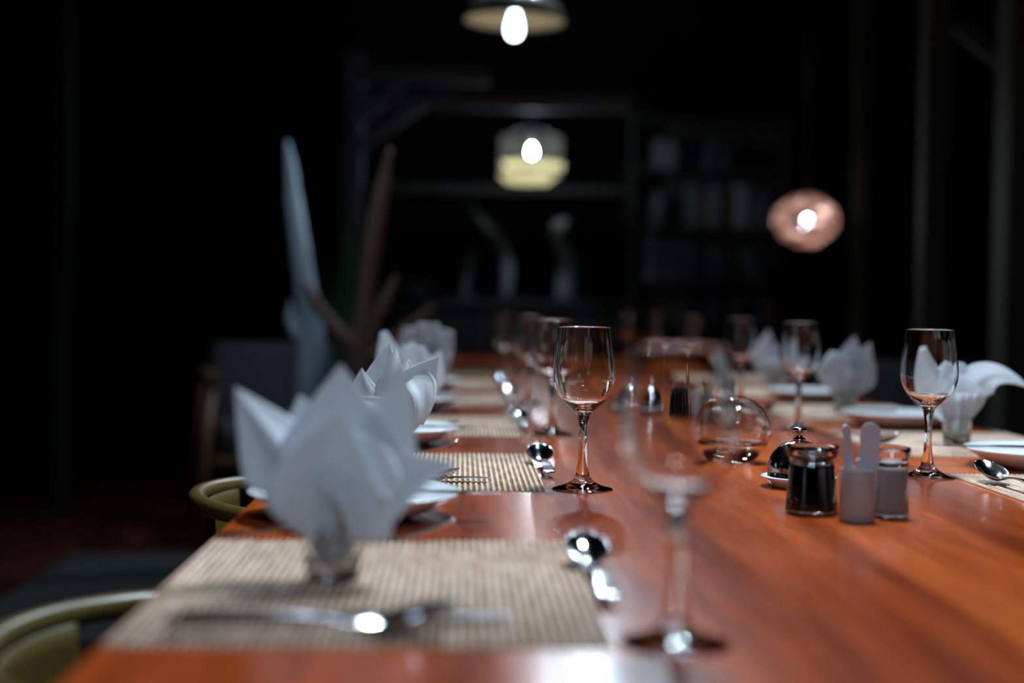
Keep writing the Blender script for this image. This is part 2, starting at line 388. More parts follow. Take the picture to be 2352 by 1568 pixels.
bm = NB(); lathe(bm, [(0, 0.036), (0.018, 0.036), (0.02, 0.1), (0.008, 0.14), (0, 0.142)], 16); obj('bulb_holder', bm, M['black'], L3)
bm = NB(); tube(bm, [(0, 0, 0.14), (0, 0, ZC - a.z)], 0.004, 8); obj('cord', bm, M['black'], L3)

# ------------------------------------------------------------------ tableware prototypes
HG = 0.207
def wine_glass(label, loc):
    t_ = thing('wine_glass', label, 'wine glass', loc)
    foot_top = [(0.0385, 0.0016), (0.034, 0.0030), (0.026, 0.0052), (0.018, 0.0085), (0.0125, 0.0125), (0.0092, 0.018), (0.0078, 0.025)]
    stem = [(0.0078, 0.025), (0.0062, 0.036), (0.0053, 0.050), (0.0050, 0.064), (0.0056, 0.077), (0.0070, 0.088), (0.0086, 0.095)]
    bowl_o = [(0.0086, 0.095), (0.0115, 0.0985), (0.0175, 0.1035), (0.0245, 0.1095), (0.0315, 0.1185), (0.0370, 0.1300), (0.0393, 0.1420), (0.0390, 0.1550), (0.0375, 0.1720), (0.0352, 0.1910), (0.0338, HG)]
    sm = lambda p, n: [(q.x, q.y) for q in spl([(r, z, 0) for r, z in p], n)]
    bo = sm(bowl_o, 4)
    rim = [(0.0336, HG + 0.0001), (0.0332, HG + 0.0003), (0.0328, HG + 0.0001)]
    bo = bo[:-1] + [(0.0339, HG - 0.0012), (0.0338, HG - 0.0003)]
    inn = [(r - 0.0012, z) for r, z in bo if z > 0.115]
    inn = inn[::-1] + [(0.024, 0.1118), (0.017, 0.1068), (0.009, 0.1036), (0.0, 0.1025)]
    bm = NB(); lathe(bm, bo + rim + inn, 64); obj('bowl', bm, M['glass'], t_)
    bm = NB(); lathe(bm, sm(stem, 3), 32); obj('stem', bm, M['glass'], t_)
    bm = NB(); lathe(bm, [(0, 0.0009), (0.030, 0.0006), (0.0372, 0.0001), (0.0388, 0.0006)] + sm(foot_top, 3), 64); obj('foot', bm, M['glass'], t_)
    return t_
def tumbler(label, loc):
    bm = NB(); n = 10; seg = 40
    prof = [(0, 0.0005), (0.0205, 0.0005), (0.0220, 0.002), (0.0232, 0.012), (0.0240, 0.030), (0.0248, 0.0455), (0.0247, 0.0465), (0.0242, 0.0472), (0.0237, 0.0465), (0.0236, 0.0455), (0.0228, 0.030), (0.0212, 0.016), (0.0180, 0.0125), (0, 0.0115)]
    lathe(bm, prof, seg)
    return tag(obj('tumbler', bm, M['glass'], None, loc=loc), label, 'glass tumbler')
def spoon_mesh(L=0.205, wb=0.0212, lift=0.0):
    tab = [(0.0, 0, 0.0052, 0.0105, 0.0102, 0.0035), (0.004, 0, 0.0088, 0.0115, 0.0112, 0.0042), (0.03, 0, 0.0075, 0.013, 0.0128, 0.0030), (0.07, 0, 0.0048, 0.0155, 0.0154, 0.0024), (0.11, 0, 0.0034, 0.0125, 0.0125, 0.0028), (0.132, 0, 0.0040, 0.0072, 0.0076, 0.0026),
           (0.141, 0, 0.0105, 0.0042, 0.0085, 0.0016), (0.152, 0, 0.0190, 0.0022, 0.0112, 0.0011), (0.168, 0, 0.0212, 0.0030, 0.0150, 0.0010), (0.183, 0, 0.0185, 0.0085, 0.0185, 0.0010), (0.193, 0, 0.0142, 0.0135, 0.0205, 0.0010), (0.199, 0, 0.0095, 0.0182, 0.0216, 0.0010), (0.2028, 0, 0.0045, 0.0212, 0.0222, 0.0010), (0.2040, 0, 0.0006, 0.0224, 0.0224, 0.0008)]
    sc = L / 0.205
    bm = NB(); loft(bm, interp([(s * sc, y, w * wb / 0.0212, a_ + lift * (s / 0.205), b_ + lift * (s / 0.205), th) for s, y, w, a_, b_, th in tab], 5), 13)
    return bm
def fork_mesh(L=0.195, K=1.19):
    tab = [(0.0, 0, 0.0050, 0.0045, 0.0043, 0.0032), (0.004, 0, 0.0082, 0.0048, 0.0046, 0.0036), (0.03, 0, 0.0072, 0.0075, 0.0074, 0.0028), (0.065, 0, 0.0046, 0.0125, 0.0124, 0.0023), (0.10, 0, 0.0032, 0.0105, 0.0105, 0.0026), (0.122, 0, 0.0044, 0.0050, 0.0052, 0.0024), (0.134, 0, 0.0105, 0.0028, 0.0040, 0.0016), (0.147, 0, 0.0122, 0.0030, 0.0040, 0.0015)]
    bm = NB(); loft(bm, interp([(q[0] * K, *q[1:]) for q in tab], 5), 7)
    for k in range(4):
        y = (k - 1.5) * 0.0064
        loft(bm, interp([(a_ * K, *r_) for a_, *r_ in ((0.145, y, 0.0026, 0.0033, 0.0033, 0.0016), (0.160, y * 0.98, 0.0020, 0.0066, 0.0066, 0.0015), (0.178, y * 0.96, 0.0017, 0.0130, 0.0130, 0.0013), (L, y * 0.94, 0.0008, 0.0215, 0.0215, 0.0008))], 4), 3)
    return bm
def knife_mesh(L=0.24, w=0.0095, z=0.0):
    s = L / 0.24
    tab = [(0.0, 0, 0.0055, 0.0075, 0.0070, 0.0060), (0.004, 0, 0.0085, 0.0082, 0.0075, 0.0070), (0.05, 0, 0.0072, 0.0085, 0.0077, 0.0070), (0.095, 0, 0.0060, 0.0085, 0.0079, 0.0062), (0.112, 0, 0.0068, 0.0080, 0.0076, 0.0046), (0.125, 0.001, w, 0.0072, 0.0070, 0.0022), (0.18, 0.001, w * 1.08, 0.0072, 0.0070, 0.0018), (0.222, 0.0, w * 0.8, 0.0072, 0.0071, 0.0014), (0.236, -0.003, w * 0.4, 0.0072, 0.0072, 0.0010), (0.24, -0.005, 0.0006, 0.0072, 0.0072, 0.0008)]
    bm = NB(); loft(bm, interp([(a_ * s, y, w_, zc + z, ze + z, th) for a_, y, w_, zc, ze, th in tab], 4), 7)
    return bm
def plate_bm(r=0.116, h=0.028):
    k = r / 0.116
    bm = NB()
    lathe(bm, [(0, 0.003), (0.052 * k, 0.003), (0.054 * k, 0.0003), (0.060 * k, 0.0003), (0.063 * k, 0.003), (0.085 * k, 0.010), (0.103 * k, h - 0.007), (0.113 * k, h - 0.0015), (0.1165 * k, h + 0.0008), (0.1150 * k, h + 0.0022), (0.110 * k, h + 0.0005), (0.098 * k, h - 0.006), (0.080 * k, 0.0105), (0.060 * k, 0.0075), (0.030 * k, 0.0068), (0, 0.0068)], 72)
    return bm
def mat_bm(w=0.348, l=0.43):
    bm = NB(); nr = int(w / RIB); sub = 6; top = []; n = nr * sub
    for i in range(n + 1):
        x = -nr * RIB / 2 + i * RIB / sub
        z = 0.0014 + 0.0010 * math.cos(2 * PI * x / RIB)
        top.append(x)
        for sy_ in (-1, 1): bm.verts.new((x, sy_ * l / 2, z)); 
    bm.verts.ensure_lookup_table()
    vb = [bm.verts.new((x, sy_ * l / 2, 0.0002)) for x in (top[0], top[-1]) for sy_ in (-1, 1)]
    bm.verts.ensure_lookup_table(); vs = bm.verts
    for i in range(n): bm.faces.new((vs[2 * i], vs[2 * i + 2], vs[2 * i + 3], vs[2 * i + 1]))
    bm.faces.new([vs[2 * i] for i in range(n, -1, -1)] + [vb[0], vb[2]])
    bm.faces.new([vs[2 * i + 1] for i in range(n + 1)] + [vb[3], vb[1]])
    bm.faces.new((vb[0], vs[0], vs[1], vb[1])); bm.faces.new((vb[2], vb[3], vs[2 * n + 1], vs[2 * n])); bm.faces.new((vb[1], vb[3], vb[2], vb[0]))
    return bm

# napkins: sheets of one folded cloth, pushed into a tumbler and opened like petals
def sstep(x): x = max(0.0, min(1.0, x)); return x * x * (3 - 2 * x)
def sheet(bm, uvl, P0, P1, P2, n, w0, wm, w1=0.0, cup=0.0, crease=0.0, peak=0.5, skew=0.0, rip=0.0, ph=0.0, nu=16, nv=22):
    P0, P1, P2, n = Vector(P0), Vector(P1), Vector(P2), Vector(n).normalized()
    g = []
    for j in range(nv + 1):
        v_ = j / nv
        c = P0 * (1 - v_) ** 2 + P1 * 2 * v_ * (1 - v_) + P2 * v_ * v_
        T = ((P1 - P0) * (1 - v_) + (P2 - P1) * v_).normalized()
        S = T.cross(n).normalized(); N = S.cross(T).normalized()
        w = w0 + (wm - w0) * sstep(v_ / peak) if v_ < peak else w1 + (wm - w1) * (1 - ((v_ - peak) / (1 - peak)) ** 1.15)
        row = []
        for i in range(nu + 1):
            u = -1 + 2 * i / nu
            off = cup * u * u * w + crease * abs(u) * w + rip * w * math.sin(u * 5.2 + ph + v_ * 3.1) * (0.3 + 0.7 * v_)
            row.append(bm.verts.new(c + S * (u * w + skew * w * (1 - abs(u))) + N * off))
        g.append(row)
    for j in range(nv):
        for i in range(nu):
            f = bm.faces.new((g[j][i], g[j][i + 1], g[j + 1][i + 1], g[j + 1][i]))
            for l, (a_, b_) in zip(f.loops, ((i, j), (i + 1, j), (i + 1, j + 1), (i, j + 1))):
                wv = min(a_ / nu, 1 - a_ / nu)
                l[uvl].uv = (a_ / nu, b_ / nv)
def napkin(label, loc, sheets, seed):
    bm = NB(); uvl = bm.loops.layers.uv.new('UVMap'); r_ = random.Random(seed)
    # the bunched foot of the cloth inside the tumbler
    rings = []; seg = 60; ph = [r_.uniform(0, 6.28) for _ in range(3)]
    for r0, z, am in ((0.003, 0.0145, 0.0), (0.014, 0.0155, 0.10), (0.0172, 0.024, 0.14), (0.0178, 0.036, 0.18), (0.0185, 0.046, 0.20), (0.026, 0.072, 0.2), (0.032, 0.090, 0.22)):
        rings.append([bm.verts.new((r0 * (1 + am * (math.sin(7 * q + ph[0]) * 0.6 + math.sin(12 * q + ph[1]) * 0.4)) * math.cos(q), r0 * (1 + am * (math.sin(7 * q + ph[0]) * 0.6 + math.sin(12 * q + ph[1]) * 0.4)) * math.sin(q), z)) for q in [2 * PI * k / seg for k in range(seg)]])
    for a_, b_ in zip(rings, rings[1:]):
        for k in range(seg):
            f = bm.faces.new((a_[k], a_[(k + 1) % seg], b_[(k + 1) % seg], b_[k]))
            for l in f.loops: l[uvl].uv = (0.5, 0.5)
    for s in sheets: sheet(bm, uvl, **s)
    o = obj('napkin', bm, M['cloth'], None, loc=loc)
    md = o.modifiers.new('thick', 'SOLIDIFY'); md.thickness = 0.0011; md.offset = 0
    return tag(o, label, 'napkin', None)

# ------------------------------------------------------------------ place settings
Lnear = [0.962, 1.775, 2.51, 3.235, 3.90, 4.53]
Rnear = [1.565, 2.25, 2.97, 3.70, 4.42]
LX, RX = -0.066, 0.864
def rowlabel(i, side, n): return '%s place setting of the %s row' % (WORDS[i], side)
mat0 = mat_bm(); fork0 = fork_mesh(); knife0 = knife_mesh(); bk0 = knife_mesh(0.165, 0.0085); sp0 = spoon_mesh(); ds0 = spoon_mesh(0.205, 0.0205, 0.006); pl0 = plate_bm()
protos = {}
def put(kind, bmf, mt, cat, label, loc, rotz=0.0, roty=0.0, group=None):
    if kind not in protos:
        o = obj(kind, bmf, mt, None); protos[kind] = o
    else:
        o = protos[kind].copy(); COL.objects.link(o)
    o.location = loc; o.rotation_euler = (0, roty, rotz)
    tag(o, label, cat, group); return o
MZ = TZ + 0.0024
glassL = [(0.151, 0.979), (0.155, 1.797), (0.163, 2.55), (0.158, 3.30), (0.124, 4.05)]
glassR = [(0.655, 1.97), (0.648, 2.71), (0.676, 3.43), (0.679, 4.18), (0.672, 4.93), (0.66, 5.66)]
gl_lab_L = ['large blurred wine glass standing closest to the camera', 'sharply focused wine glass beside the second spoon of the left row', 'wine glass partly behind the sharply focused glass of the left row', 'fourth wine glass from the camera in the left row', 'farthest wine glass of the left row, left of all the others']
gl_lab_R = ['sharp wine glass at far right with a napkin showing through it', 'wine glass behind the silver butter dome, second in the right row', 'third wine glass of the right row, beside the round water bowl', 'fourth wine glass of the right row, only its rim showing', 'fifth wine glass of the right row, dim behind the nearest glass', 'last and dimmest wine glass of the right row']
wg = None
for (x, y), lb in zip(glassL + glassR, gl_lab_L + gl_lab_R):
    if wg is None: wg = wine_glass(lb, (x, y, TZ + 0.0002)); wg['group'] = 'wine glasses on the table'
    else: dup(wg, lb, (x, y, TZ + 0.0002), random.uniform(0, 6))
rj = random.Random(3)
for i, y0 in enumerate(Lnear):
    pl = rowlabel(i, 'left', 0)
    put('placemat', mat0, M['straw'], 'placemat', 'ribbed straw placemat of the ' + pl, (LX, y0 + 0.215, TZ), group='straw placemats')
    if i < 5: put('dessert_spoon', ds0, M['steel'], 'spoon', 'steel dessert spoon lying beside the mat of the ' + pl, (0.119 + rj.uniform(-.003, .003), y0 + 0.135, TZ - 0.0008), PI / 2 + 0.02, group='dessert spoons')
    if i < 4:
        put('bread_plate', pl0, M['ceramic'], 'plate', 'white bread plate beyond the mat of the ' + pl, (-0.115, y0 + 0.59, TZ), group='white bread plates')
    if i < 3:
        put('butter_knife', bk0, M['steel'], 'knife', 'butter knife on the bread plate of the ' + pl, (-0.117, y0 + 0.575, TZ + 0.0245), -0.04, 0.0, group='butter knives')
        put('table_fork', fork0, M['steel'], 'fork', 'steel fork at the far mat edge, ' + pl, (-0.236, y0 + 0.438, TZ + 0.0012), -0.02, group='table forks')
        put('table_knife', knife0, M['steel'], 'knife', 'steel table knife on the mat, ' + pl, (-0.20, y0 + 0.068, MZ - 0.0012), 0.03, group='table knives')
        put('soup_spoon', sp0, M['steel'], 'spoon', 'soup spoon before the knife, ' + pl, (-0.205, y0 + 0.03, MZ), 0.02, group='soup spoons')
for i, y0 in enumerate(Rnear):
    pl = rowlabel(i, 'right', 0)
    put('placemat', mat0, M['straw'], 'placemat', 'ribbed straw placemat of the ' + pl, (RX, y0 + 0.215, TZ), PI, group='straw placemats')
    if i == 0: put('dessert_spoon', ds0, M['steel'], 'spoon', 'steel dessert spoon on the mat corner at far right', (0.722, 1.725, MZ - 0.001), PI / 2 + 0.03, group='dessert spoons')
    if i == 1: put('dessert_spoon', ds0, M['steel'], 'spoon', 'dessert spoon lying slantwise behind the toothpick cup', (0.655, y0 + 0.30, TZ - 0.0008), -PI / 2 + 0.42, group='dessert spoons')
    if i == 2: put('dessert_spoon', ds0, M['steel'], 'spoon', 'dessert spoon beside the mat of the ' + pl, (0.672, y0 + 0.30, TZ - 0.0008), -PI / 2, group='dessert spoons')
    if i in (1, 2, 3):
        put('bread_plate', pl0, M['ceramic'], 'plate', 'white bread plate before the mat of the ' + pl, (0.872, y0 - 0.155, TZ), group='white bread plates')
    if i in (1, 2):
        put('butter_knife', bk0, M['steel'], 'knife', 'butter knife on the bread plate of the ' + pl, (0.872, y0 - 0.145, TZ + 0.0245), PI - 0.03, group='butter knives')
        put('table_fork', fork0, M['steel'], 'fork', 'steel fork at the near mat edge, ' + pl, (1.02, y0 + 0.03, MZ - 0.001), PI, group='table forks')

# tumblers and napkins
tl = [('left', i, (-0.106, y + 0.228)) for i, y in enumerate(Lnear[:4])] + [('right', i, (0.858, Rnear[i] + 0.18)) for i in (1, 2, 3)]
look = {('left', 0): 'blurred', ('left', 1): 'small clear', ('left', 2): 'small clear', ('left', 3): 'small clear', ('right', 1): 'dark looking', ('right', 2): 'small clear', ('right', 3): 'small clear'}
tum = None
for side, i, (x, y) in tl:
    lb = '%s glass tumbler holding the napkin of the %s place setting, %s row' % (look[(side, i)], WORDS[i], side)
    if tum is None: tum = tumbler(lb, (x, y, MZ - 0.0002)); tum['group'] = 'glass tumblers with napkins'
    else: dup(tum, lb, (x, y, MZ - 0.0002), random.uniform(0, 6))
def S(P0, P1, P2, n, w0, wm, **k): return dict(P0=P0, P1=P1, P2=P2, n=n, w0=w0, wm=wm, **k)
Zm = 0.050
napkins = {
 ('left', 0): ('big blurred white lotus folded napkin at the nearest left place', [
    S((-0.012, 0.006, Zm + 0.012), (-0.044, 0.004, 0.105), (-0.082, -0.004, 0.160), (0.25, -1, 0.3), 0.008, 0.036, cup=0.15, crease=-0.8, peak=0.45, rip=0.03),
    S((0.002, 0.010, Zm - 0.01), (0.004, 0.020, 0.11), (0.004, 0.012, 0.180), (0.0, -1, 0.1), 0.016, 0.050, cup=-0.2, crease=0.42, peak=0.50, rip=0.03, ph=1),
    S((0.008, 0.004, Zm - 0.01), (0.042, 0.012, 0.10), (0.056, 0.006, 0.188), (-0.35, -1, 0.0), 0.014, 0.034, cup=-0.3, peak=0.45, rip=0.03, ph=2),
    S((0.010, -0.004, Zm - 0.01), (0.045, -0.012, 0.092), (0.105, -0.010, 0.098), (0.0, -1, 0.6), 0.014, 0.030, cup=0.3, peak=0.4, rip=0.04, ph=3),
    S((0.0, -0.010, Zm - 0.012), (-0.012, -0.030, 0.085), (0.012, -0.024, 0.145), (0.1, -1, 0.15), 0.018, 0.050, cup=-0.15, crease=0.65, peak=0.42, rip=0.04, ph=4),
    S((0.014, -0.004, 0.098), (0.034, -0.050, 0.100), (0.033, -0.036, 0.036), (0.1, -1, -0.1), 0.026, 0.030, w1=0.016, cup=-0.25, peak=0.45, rip=0.05, ph=5),
    S((0.0, 0.012, Zm - 0.01), (-0.02, 0.045, 0.09), (-0.035, 0.055, 0.15), (0, 1, 0.2), 0.016, 0.045, cup=-0.3, peak=0.5, rip=0.04, ph=6)]),
 ('left', 1): ('crisp white folded napkin with pointed tips, second on the left', [
    S((-0.002, 0.008, Zm - 0.01), (-0.012, 0.012, 0.11), (0.004, 0.004, 0.174), (0.15, -1, 0.1), 0.014, 0.034, cup=-0.35, crease=0.35, peak=0.52, rip=0.05),
    S((0.004, 0.002, Zm - 0.01), (0.018, -0.006, 0.12), (0.013, -0.006, 0.168), (0.75, -1, 0.0), 0.012, 0.024, cup=-0.4, crease=-0.2, peak=0.5, rip=0.06, ph=1.4),
    S((0.010, 0.000, Zm - 0.01), (0.032, -0.006, 0.11), (0.074, -0.010, 0.156), (0.1, -1, 0.2), 0.014, 0.034, cup=0.3, crease=-0.35, peak=0.55, rip=0.06, ph=2.2),
    S((0.038, -0.006, 0.128), (0.062, -0.022, 0.110), (0.046, -0.018, 0.064), (0.3, -1, 0.1), 0.020, 0.022, w1=0.007, cup=0.45, crease=-0.2, peak=0.3, rip=0.10, ph=3.1),
    S((-0.010, 0.0, Zm - 0.01), (-0.034, -0.004, 0.085), (-0.034, -0.004, 0.140), (-0.1, -1, 0.2), 0.014, 0.032, cup=-0.3, crease=0.2, peak=0.5, rip=0.05, ph=4),
    S((0.0, -0.010, Zm - 0.01), (-0.01, -0.036, 0.075), (-0.044, -0.030, 0.100), (0.0, -1, 0.3), 0.016, 0.036, cup=0.25, crease=-0.25, peak=0.5, rip=0.05, ph=5),
    S((0.006, -0.010, Zm - 0.01), (0.022, -0.026, 0.075), (0.026, -0.022, 0.120), (0.25, -1, 0.2), 0.016, 0.034, cup=-0.3, crease=0.3, peak=0.45, rip=0.06, ph=6),
    S((0.0, 0.012, Zm - 0.01), (0.02, 0.04, 0.09), (0.03, 0.05, 0.15), (0, 1, 0.2), 0.016, 0.04, cup=-0.3, peak=0.5, rip=0.04, ph=7)]),
 ('left', 2): ('white napkin with one tall left corner, third on the left', [
    S((-0.006, 0.004, Zm - 0.01), (-0.030, 0.0, 0.10), (-0.045, -0.004, 0.176), (0.1, -1, 0.1), 0.014, 0.034, w1=0.006, cup=-0.3, crease=0.2, peak=0.5, rip=0.05),
    S((0.004, 0.0, Zm - 0.01), (0.01, -0.01, 0.09), (0.014, -0.012, 0.150), (0.0, -1, 0.1), 0.016, 0.046, w1=0.02, cup=0.25, crease=-0.2, peak=0.6, rip=0.07, ph=2),
    S((0.010, 0.0, Zm - 0.01), (0.045, 0.004, 0.09), (0.066, 0.0, 0.142), (-0.2, -1, 0.1), 0.014, 0.032, cup=-0.3, peak=0.5, rip=0.06, ph=3),
    S((0.0, -0.012, 0.09), (-0.01, -0.04, 0.085), (0.01, -0.03, 0.05), (0.0, -1, 0.0), 0.03, 0.03, w1=0.01, cup=-0.3, peak=0.4, rip=0.06, ph=4),
    S((0.0, 0.012, Zm - 0.01), (0.0, 0.04, 0.09), (0.01, 0.05, 0.16), (0, 1, 0.2), 0.016, 0.04, cup=-0.3, peak=0.5, rip=0.04, ph=6)]),
 ('left', 3): ('ruffled fan shaped white napkin, fourth on the left', [
    S((-0.004, 0.004, Zm - 0.01), (-0.02, 0.0, 0.10), (-0.018, -0.004, 0.172), (0.1, -1, 0.1), 0.014, 0.036, w1=0.02, cup=-0.2, peak=0.6, rip=0.14),
    S((0.006, 0.002, Zm - 0.01), (0.02, 0.0, 0.11), (0.022, 0.0, 0.182), (0.0, -1, 0.1), 0.014, 0.040, w1=0.026, cup=0.2, peak=0.6, rip=0.16, ph=2),
    S((0.010, 0.0, Zm - 0.01), (0.05, 0.0, 0.10), (0.070, 0.0, 0.166), (-0.1, -1, 0.1), 0.014, 0.034, w1=0.014, cup=-0.2, peak=0.6, rip=0.14, ph=3),
    S((0.034, -0.006, 0.13), (0.058, -0.02, 0.09), (0.042, -0.016, 0.022), (0.0, -1, 0.0), 0.03, 0.032, w1=0.012, cup=-0.3, peak=0.4, rip=0.05, ph=4),
    S((0.0, 0.012, Zm - 0.01), (0.0, 0.04, 0.09), (0.01, 0.05, 0.16), (0, 1, 0.2), 0.016, 0.04, cup=-0.3, peak=0.5, rip=0.04, ph=6)]),
 ('right', 1): ('white napkin with a long drooping wing at the right edge', [
    S((-0.006, 0.004, Zm - 0.01), (-0.060, 0.0, 0.09), (-0.068, -0.006, 0.168), (0.3, -1, 0.1), 0.014, 0.040, w1=0.008, cup=0.2, crease=-0.2, peak=0.55, rip=0.04),
    S((0.0, 0.006, Zm - 0.01), (-0.006, 0.01, 0.10), (0.000, 0.006, 0.142), (0.0, -1, 0.1), 0.016, 0.048, w1=0.012, cup=-0.25, crease=0.1, peak=0.55, rip=0.04, ph=1),
    S((0.008, 0.0, Zm - 0.01), (0.026, -0.012, 0.170), (0.120, -0.020, 0.098), (-0.05, -1, 0.5), 0.016, 0.032, cup=0.3, crease=-0.5, peak=0.42, rip=0.05, ph=2),
    S((0.0, -0.010, Zm - 0.01), (0.006, -0.028, 0.08), (-0.01, -0.022, 0.125), (0.0, -1, 0.2), 0.018, 0.044, cup=-0.3, crease=0.25, peak=0.5, rip=0.05, ph=4),
    S((0.0, 0.012, Zm - 0.01), (0.0, 0.04, 0.09), (0.02, 0.05, 0.13), (0, 1, 0.2), 0.016, 0.04, cup=-0.3, peak=0.5, rip=0.04, ph=6)]),
 ('right', 2): ('plump white napkin with two short tips, third on the right', [
    S((0.0, 0.006, Zm - 0.01), (0.010, 0.008, 0.12), (0.020, 0.004, 0.172), (0.0, -1, 0.1), 0.016, 0.034, cup=-0.25, crease=0.15, peak=0.5, rip=0.05),
    S((0.006, 0.004, Zm - 0.01), (0.036, 0.006, 0.11), (0.056, 0.002, 0.158), (-0.1, -1, 0.1), 0.014, 0.030, cup=0.25, peak=0.5, rip=0.05, ph=2),
    S((-0.004, -0.008, Zm - 0.016), (-0.024, -0.034, 0.09), (-0.006, -0.016, 0.128), (0.0, -1, 0.1), 0.018, 0.052, w1=0.030, cup=-0.4, peak=0.5, rip=0.03, ph=3),
    S((0.010, -0.006, Zm - 0.012), (0.045, -0.02, 0.08), (0.062, -0.01, 0.115), (0.2, -1, 0.1), 0.014, 0.030, cup=-0.3, peak=0.5, rip=0.04, ph=5),
    S((0.0, 0.012, Zm - 0.01), (0.0, 0.04, 0.09), (0.0, 0.05, 0.13), (0, 1, 0.2), 0.016, 0.04, cup=-0.3, peak=0.5, rip=0.04, ph=6)]),
 ('right', 3): ('white napkin partly hidden behind a wine glass, fourth on the right', [
    S((-0.006, 0.0, Zm - 0.016), (-0.030, -0.006, 0.09), (-0.018, -0.006, 0.172), (0.0, -1, 0.1), 0.018, 0.042, cup=-0.3, crease=0.1, peak=0.5, rip=0.04),
    S((0.006, 0.0, Zm - 0.01), (0.03, 0.0, 0.10), (0.05, 0.0, 0.155), (0.0, -1, 0.1), 0.016, 0.034, cup=0.25, peak=0.5, rip=0.06, ph=2),
    S((0.010, 0.0, Zm - 0.01), (0.06, -0.006, 0.08), (0.112, -0.010, 0.095), (0.0, -1, 0.5), 0.014, 0.026, cup=0.25, peak=0.5, rip=0.06, ph=3),
    S((0.0, 0.012, Zm - 0.01), (0.0, 0.04, 0.09), (0.0, 0.05, 0.13), (0, 1, 0.2), 0.016, 0.04, cup=-0.3, peak=0.5, rip=0.04, ph=6)]),
}
for side, i, (x, y) in tl:
    lb, sh = napkins[(side, i)]
    o = napkin(lb, (x, y, MZ), sh, 20 + i); o['group'] = 'folded white napkins'

# ------------------------------------------------------------------ condiments down the middle of the table
def soy_bottle(label, loc):
    t_ = thing('sauce_bottle', label, 'sauce bottle', loc, 0, 'condiment sets')
    bm = NB(); lathe(bm, [(0, 0.0006), (0.028, 0.0006), (0.0300, 0.002), (0.0302, 0.004), (0.0290, 0.015), (0.0258, 0.052), (0.0250, 0.056), (0.0244, 0.056), (0.0250, 0.052), (0.0280, 0.015), (0.0285, 0.007), (0.026, 0.0055), (0, 0.005)], 48); obj('body', bm, M['glass'], t_)
    bm = NB(); lathe(bm, [(0, 0.0049), (0.0262, 0.0054), (0.0287, 0.0069), (0.02815, 0.015), (0.0252, 0.052), (0.0247, 0.0545), (0, 0.0545)], 48); obj('sauce', bm, M['soy'], t_, autos=50)
    bm = NB(); lathe(bm, [(0, 0.0565), (0.0236, 0.0565), (0.0250, 0.058), (0.0272, 0.064), (0.0298, 0.072), (0.0304, 0.0755), (0.0292, 0.0772), (0.0276, 0.0762), (0.0250, 0.068), (0.0215, 0.0625), (0, 0.061)], 48); obj('stopper', bm, M['glass'], t_)
    return t_
def salt_pot(label, loc):
    t_ = thing('salt_shaker', label, 'salt shaker', loc, 0, 'condiment sets')
    bm = NB(); lathe(bm, [(0, 0.0006), (0.0195, 0.0006), (0.0206, 0.002), (0.0206, 0.004), (0.0202, 0.015), (0.0188, 0.054), (0.0184, 0.0565), (0.0178, 0.0565), (0.0180, 0.054), (0.0193, 0.015), (0.0194, 0.007), (0.018, 0.0055), (0, 0.005)], 48); obj('body', bm, M['glass'], t_)
    bm = NB(); lathe(bm, [(0, 0.0049), (0.0182, 0.0054), (0.0196, 0.0069), (0.01945, 0.015), (0.0182, 0.0535), (0.0180, 0.0555), (0, 0.0555)], 48); obj('salt', bm, M['salt'], t_, autos=50)
    bm = NB(); lathe(bm, [(0, 0.057), (0.0178, 0.057), (0.0188, 0.0585), (0.0202, 0.065), (0.0216, 0.074), (0.0220, 0.0775), (0.0210, 0.0792), (0.0198, 0.0782), (0.0178, 0.069), (0.0150, 0.0635), (0, 0.062)], 48); obj('stopper', bm, M['glass'], t_)
    return t_
def tooth_cup(label, loc):
    bm = NB(); lathe(bm, [(0, 0.0006), (0.0185, 0.0006), (0.0195, 0.002), (0.0192, 0.03), (0.0194, 0.0575), (0.0188, 0.0585), (0.0180, 0.0575), (0.0176, 0.03), (0.0172, 0.006), (0, 0.005)], 48)
    return tag(obj('toothpick_cup', bm, M['cup'], None, loc=loc, autos=50), label, 'cup', 'condiment sets')
def sachet(label, loc, w, L, lean, rz):
    bm = NB(); pts = []
    for k in range(13):
        a_ = PI * k / 12; pts.append((w * math.cos(a_), L - w * 0.9 + w * 0.9 * math.sin(a_)))
    pts += [(-w * 0.9, 0.0), (w * 0.9, 0.0)]
    f = [bm.verts.new((x, -0.0018 * (1 - (x / w) ** 2) - 0.0004, z)) for x, z in pts]; b_ = [bm.verts.new((x, 0.0018 * (1 - (x / w) ** 2) + 0.0004, z)) for x, z in pts]
    bm.faces.new(f); bm.faces.new(b_[::-1])
    for k in range(len(pts)): bm.faces.new((f[k], b_[k], b_[(k + 1) % len(pts)], f[(k + 1) % len(pts)]))
    o = obj('paper_sachet', bm, M['paper'], None, loc=loc, autos=40); o.rotation_euler = (0, lean, rz)
    return tag(o, label, 'sachet', 'condiment sets')
